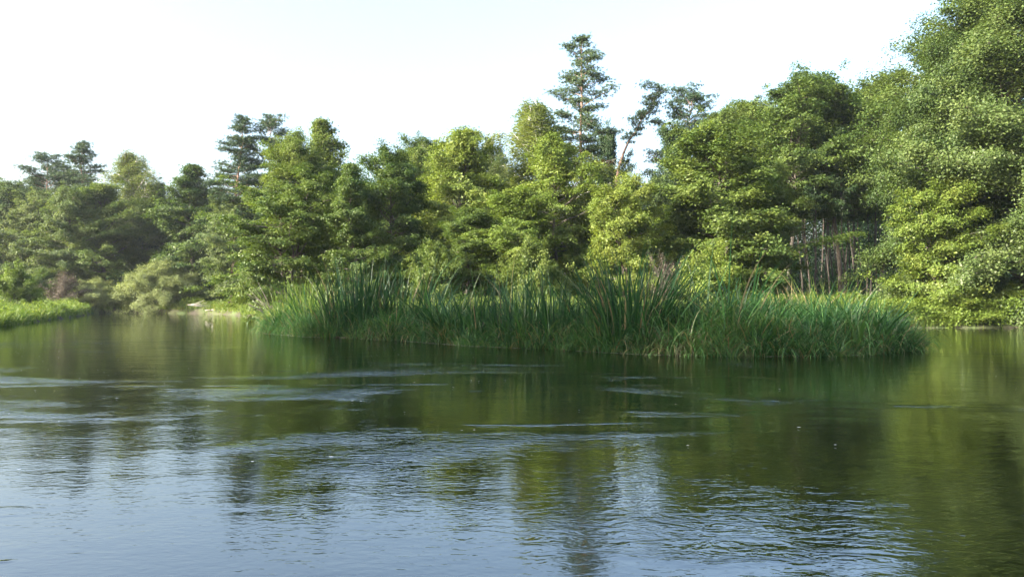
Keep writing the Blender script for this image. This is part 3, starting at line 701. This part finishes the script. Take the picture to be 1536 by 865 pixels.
# reed clumps: one thing each
RC = 'tall reed clumps on the spit'
def clump(label, px, d, topy, n, rad, lean, curl, material='reed', width=0.032, tint0=0.45, dead=0.04, azb=None, azs=6.3, name='reed_clump', seed=None, seg=8, fr=(0.55, 1.05)):
    rng = np.random.default_rng(seed or int(px * 7 + d * 13))
    cx, cy = W(px, d), d
    a = rng.uniform(0, 6.283, n); r_ = rad * np.sqrt(rng.uniform(0, 1, n))
    x = cx + r_ * np.cos(a) * 1.3; y = cy + r_ * np.sin(a)
    s = land_sd(x, y); k = s > -0.15
    x, y, a = x[k], y[k], a[k]; n = len(x)
    z = ground_z(x, y) - 0.05
    H = Hh(topy, d) - 0.2
    az = a + rng.normal(0, 0.5, n) if azb is None else azb + rng.uniform(-azs / 2, azs / 2, n)
    ln = np.abs(rng.normal(0, lean, n)); cu = rng.uniform(curl[0], curl[1], n)
    L = 1.22 * H * rng.uniform(fr[0], fr[1], n) * (1 + 0.3 * ln ** 2)
    tn = np.where(rng.uniform(size=n) < dead, rng.uniform(0.9, 1, n), np.clip(tint0 + rng.normal(0, 0.15, n), 0, 0.86))
    V, Fq, T = blades(rng, np.stack([x - cx, y - cy, z], 1), az, ln, L, width * rng.uniform(0.7, 1.25, n), cu, seg, tn)
    o = link(name, mesh_np(name, V, Fq, M[material], T)); o.location = (cx, cy, 0)
    return tag(o, label, 'reeds', RC)
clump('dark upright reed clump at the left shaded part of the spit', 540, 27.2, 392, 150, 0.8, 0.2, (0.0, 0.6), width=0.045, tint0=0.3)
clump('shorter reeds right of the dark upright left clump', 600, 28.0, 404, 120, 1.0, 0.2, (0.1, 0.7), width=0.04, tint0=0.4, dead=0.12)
clump('yellow green reed clump near the left end of the spit', 448, 31.5, 422, 130, 0.9, 0.15, (0.0, 0.5), material='reedy', width=0.045, tint0=0.3)
clump('sunlit thin reeds at the left tip of the spit', 488, 29.6, 424, 90, 0.8, 0.18, (0.0, 0.6), material='reedy', width=0.04, tint0=0.2)
clump('arching reeds with pale bent blades left of centre', 660, 24.6, 428, 70, 0.7, 0.35, (0.6, 1.9), width=0.042, tint0=0.5, dead=0.12)
clump('loose reeds fanning left of the lone upright blade', 705, 23.3, 424, 80, 0.7, 0.45, (0.1, 0.9), width=0.042)
clump('upright reed clump with one tall stem left of centre', 738, 22.3, 404, 45, 0.5, 0.14, (0.0, 0.35), width=0.045)
clump('reed clump at the centre of the spit', 782, 21.6, 412, 75, 0.65, 0.25, (0.0, 0.6), width=0.042)
clump('upright reeds standing at the water left of the tallest clump', 838, 20.9, 408, 75, 0.6, 0.22, (0.0, 0.5), width=0.042)
clump('reeds leaning left beside the tallest clump', 905, 20.0, 392, 60, 0.5, 0.38, (0.05, 0.55), azb=math.pi * 0.95, azs=2.2, width=0.042, fr=(0.7, 1.1))
clump('tallest fan shaped reed clump on the spit', 948, 19.4, 384, 190, 0.6, 0.36, (0.0, 1.0), width=0.045, tint0=0.4, fr=(0.6, 1.1))
clump('long reeds arching right from the tallest clump', 985, 19.2, 400, 60, 0.45, 0.55, (0.2, 1.0), azb=-0.1, azs=1.8, width=0.042, fr=(0.75, 1.15))
clump('low thin reeds at the water before the centre of the spit', 870, 19.9, 436, 110, 0.7, 0.2, (0.0, 0.8), width=0.03, tint0=0.6, dead=0.08)
clump('grey drooping sedge mound at the water edge right of the tallest clump', 1022, 18.3, 482, 420, 0.55, 0.5, (1.6, 3.0), material='deadsedge', width=0.02, tint0=0.5, name='sedge_mound', fr=(0.8, 1.6))
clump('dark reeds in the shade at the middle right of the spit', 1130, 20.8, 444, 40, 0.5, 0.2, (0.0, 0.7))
clump('brown tipped bent reeds behind the right half of the spit', 1190, 26.5, 428, 60, 0.8, 0.35, (0.2, 1.3), material='reedy', width=0.045, tint0=0.75, dead=0.3)
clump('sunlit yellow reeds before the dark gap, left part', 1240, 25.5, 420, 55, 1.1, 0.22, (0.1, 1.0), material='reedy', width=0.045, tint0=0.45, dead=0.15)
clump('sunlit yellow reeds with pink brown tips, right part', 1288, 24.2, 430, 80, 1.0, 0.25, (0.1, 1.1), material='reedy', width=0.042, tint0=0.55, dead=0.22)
clump('thin green reeds at the right shoulder of the spit', 1322, 22.4, 440, 80, 0.8, 0.25, (0.0, 0.8), material='grass', width=0.03, tint0=0.5)
clump('reeds leaning right over the water at the tip of the spit', 1345, 20.6, 456, 90, 0.6, 0.55, (0.2, 1.2), azb=0.0, azs=2.6, material='grass', width=0.028, tint0=0.45)
clump('bright green sedge tuft at the water edge of the right half', 1165, 18.6, 470, 110, 0.3, 0.2, (0.1, 1.2), material='reedy', width=0.024, tint0=0.05)

# fallen log, leaning stems
tb = Tubes()
A = np.array([W(308, 78), 78, 0.35]); B = np.array([W(350, 76), 77, 1.0])
s = np.linspace(0, 1, 8)[:, None]
tb.add(A + (B - A) * s + np.stack([np.zeros(8), np.zeros(8), -0.12 * np.sin(np.linspace(0, 3.1, 8))], 1), np.linspace(0.05, 0.11, 8), 8)
lg = link('fallen_log', tb.mesh('fallen_log', M['deadwood']))
tag(lg, 'bleached fallen trunk lying from the far bank into the water', 'log')
tb = Tubes()
A = np.array([W(300, 80), 77, 0.9]); 
for q in range(4):
    tb.add(np.stack([A, A + np.array([0.8 + q * .15, 0.2, 0.15 - 0.1 * q]), A + np.array([1.6 + .2 * q, 0.4 * q, 0.45 - 0.2 * q])]), np.array([0.05, 0.035, 0.012]), 5)
tag(link('dead_branches', tb.mesh('dead_branches', M['deadwood'])), 'pale dead branches lying on the bank above the fallen log', 'branches')
tb = Tubes(); rng = np.random.default_rng(8)
for q in range(11):
    b = np.array([W(412, 42) + rng.uniform(-0.4, 0.9), 42 + rng.uniform(-.5, .5), 0.1])
    L = rng.uniform(1.5, 3.0); e = rng.uniform(0.5, 1.1); a = math.pi + rng.normal() * 0.4
    t = b + np.array([math.cos(a) * math.cos(e), math.sin(a) * math.cos(e), math.sin(e)]) * L
    tb.add(np.stack([b, (b + t) / 2 + [0, 0, 0.15], t]), np.array([0.035, 0.025, 0.01]), 5)
tag(link('leaning_stems', tb.mesh('leaning_stems', M['bark'])), 'bare woody stems leaning left over the water at the left tip of the spit', 'stems')

# floating scum line at the spit and foam flecks on the current
m, n, l = mat('floating_scum')
tc = n.new('ShaderNodeTexCoord')
nz = n.new('ShaderNodeTexNoise'); nz.inputs['Scale'].default_value = 9; nz.inputs['Detail'].default_value = 5
l.new(tc.outputs['Object'], nz.inputs[0])
r = ramp(n, [(0.4, (0.05, 0.06, 0.03)), (0.6, (0.16, 0.17, 0.13))]); l.new(nz.outputs[0], r.inputs[0])
p = n.new('ShaderNodeBsdfPrincipled'); p.inputs['Roughness'].default_value = 0.6
l.new(r.outputs[0], p.inputs['Base Color'])
o = n.new('ShaderNodeOutputMaterial'); l.new(p.outputs[0], o.inputs[0]); SC = m
def flecks(name, label, rng, x, y, r0, r1, z, m, stretch=1.6, kind='stuff'):
    n_ = len(x); k = 7
    a = np.arange(k) * 2 * np.pi / k
    R_ = rng.uniform(r0, r1, n_)[:, None] * rng.uniform(0.6, 1.2, (n_, k))
    V = np.stack([x[:, None] + R_ * np.cos(a) * stretch, y[:, None] + R_ * np.sin(a), np.full((n_, k), z) + 0.0006 * rng.uniform(0, 8, (n_, 1))], -1)
    tag(link(name, mesh_np(name, V.reshape(-1, 3), np.arange(n_ * k).reshape(n_, k), m)), label, 'foam', kind=kind)
rng = np.random.default_rng(3)
x, y = scatter(rng, 60000, -12, 12, 17, 32, lambda x, y: (land_sd(x, y) < -0.1) & (land_sd(x, y) < -0.12) & (land_sd(x, y) > -0.40) & (wob(x, y, 1.3, 4) > 0.1))
flecks('floating_scum', 'grey floating scum and plant bits along the edge of the spit', rng, x, y, 0.01, 0.035, 0.003, SC)
m, n, l = mat('foam')
p = n.new('ShaderNodeBsdfPrincipled'); p.inputs['Base Color'].default_value = (0.75, 0.76, 0.76, 1); p.inputs['Roughness'].default_value = 0.7
o = n.new('ShaderNodeOutputMaterial'); l.new(p.outputs[0], o.inputs[0])
x = rng.uniform(-30, 18, 4000); y = 5.5 + 50 * rng.uniform(0, 1, 4000)
k = (land_sd(x, y) < -0.4) & (np.abs(x) < 0.7 * y) & (rng.uniform(size=4000) < np.clip(0.35 - x / 20, 0.12, 0.9)); x, y = x[k][:900], y[k][:900]
flecks('foam_flecks', 'small white foam flecks drifting on the river', rng, x, y, 0.003, 0.010, 0.010, m, 2.0)

# ------------------------------------------------------------------ the air
hz = bpy.data.meshes.new('haze')
x0, x1, y0, y1, z0, z1 = -170.0, 170.0, -24.0, 270.0, -4.0, 34.0
hz.from_pydata([(x0, y0, z0), (x1, y0, z0), (x1, y1, z0), (x0, y1, z0), (x0, y0, z1), (x1, y0, z1), (x1, y1, z1), (x0, y1, z1)], [],
               [(0, 3, 2, 1), (4, 5, 6, 7), (0, 1, 5, 4), (1, 2, 6, 5), (2, 3, 7, 6), (3, 0, 4, 7)])
m, n, l = mat('haze_air')
v = n.new('ShaderNodeVolumePrincipled')
v.inputs['Color'].default_value = (0.85, 0.92, 1.0, 1)
v.inputs['Density'].default_value = HAZE
v.inputs['Anisotropy'].default_value = 0.3
o = n.new('ShaderNodeOutputMaterial'); l.new(v.outputs[0], o.inputs['Volume'])
hz.materials.append(m)
tag(link('haze', hz), 'thin pale haze in the evening air', 'haze', kind='stuff')
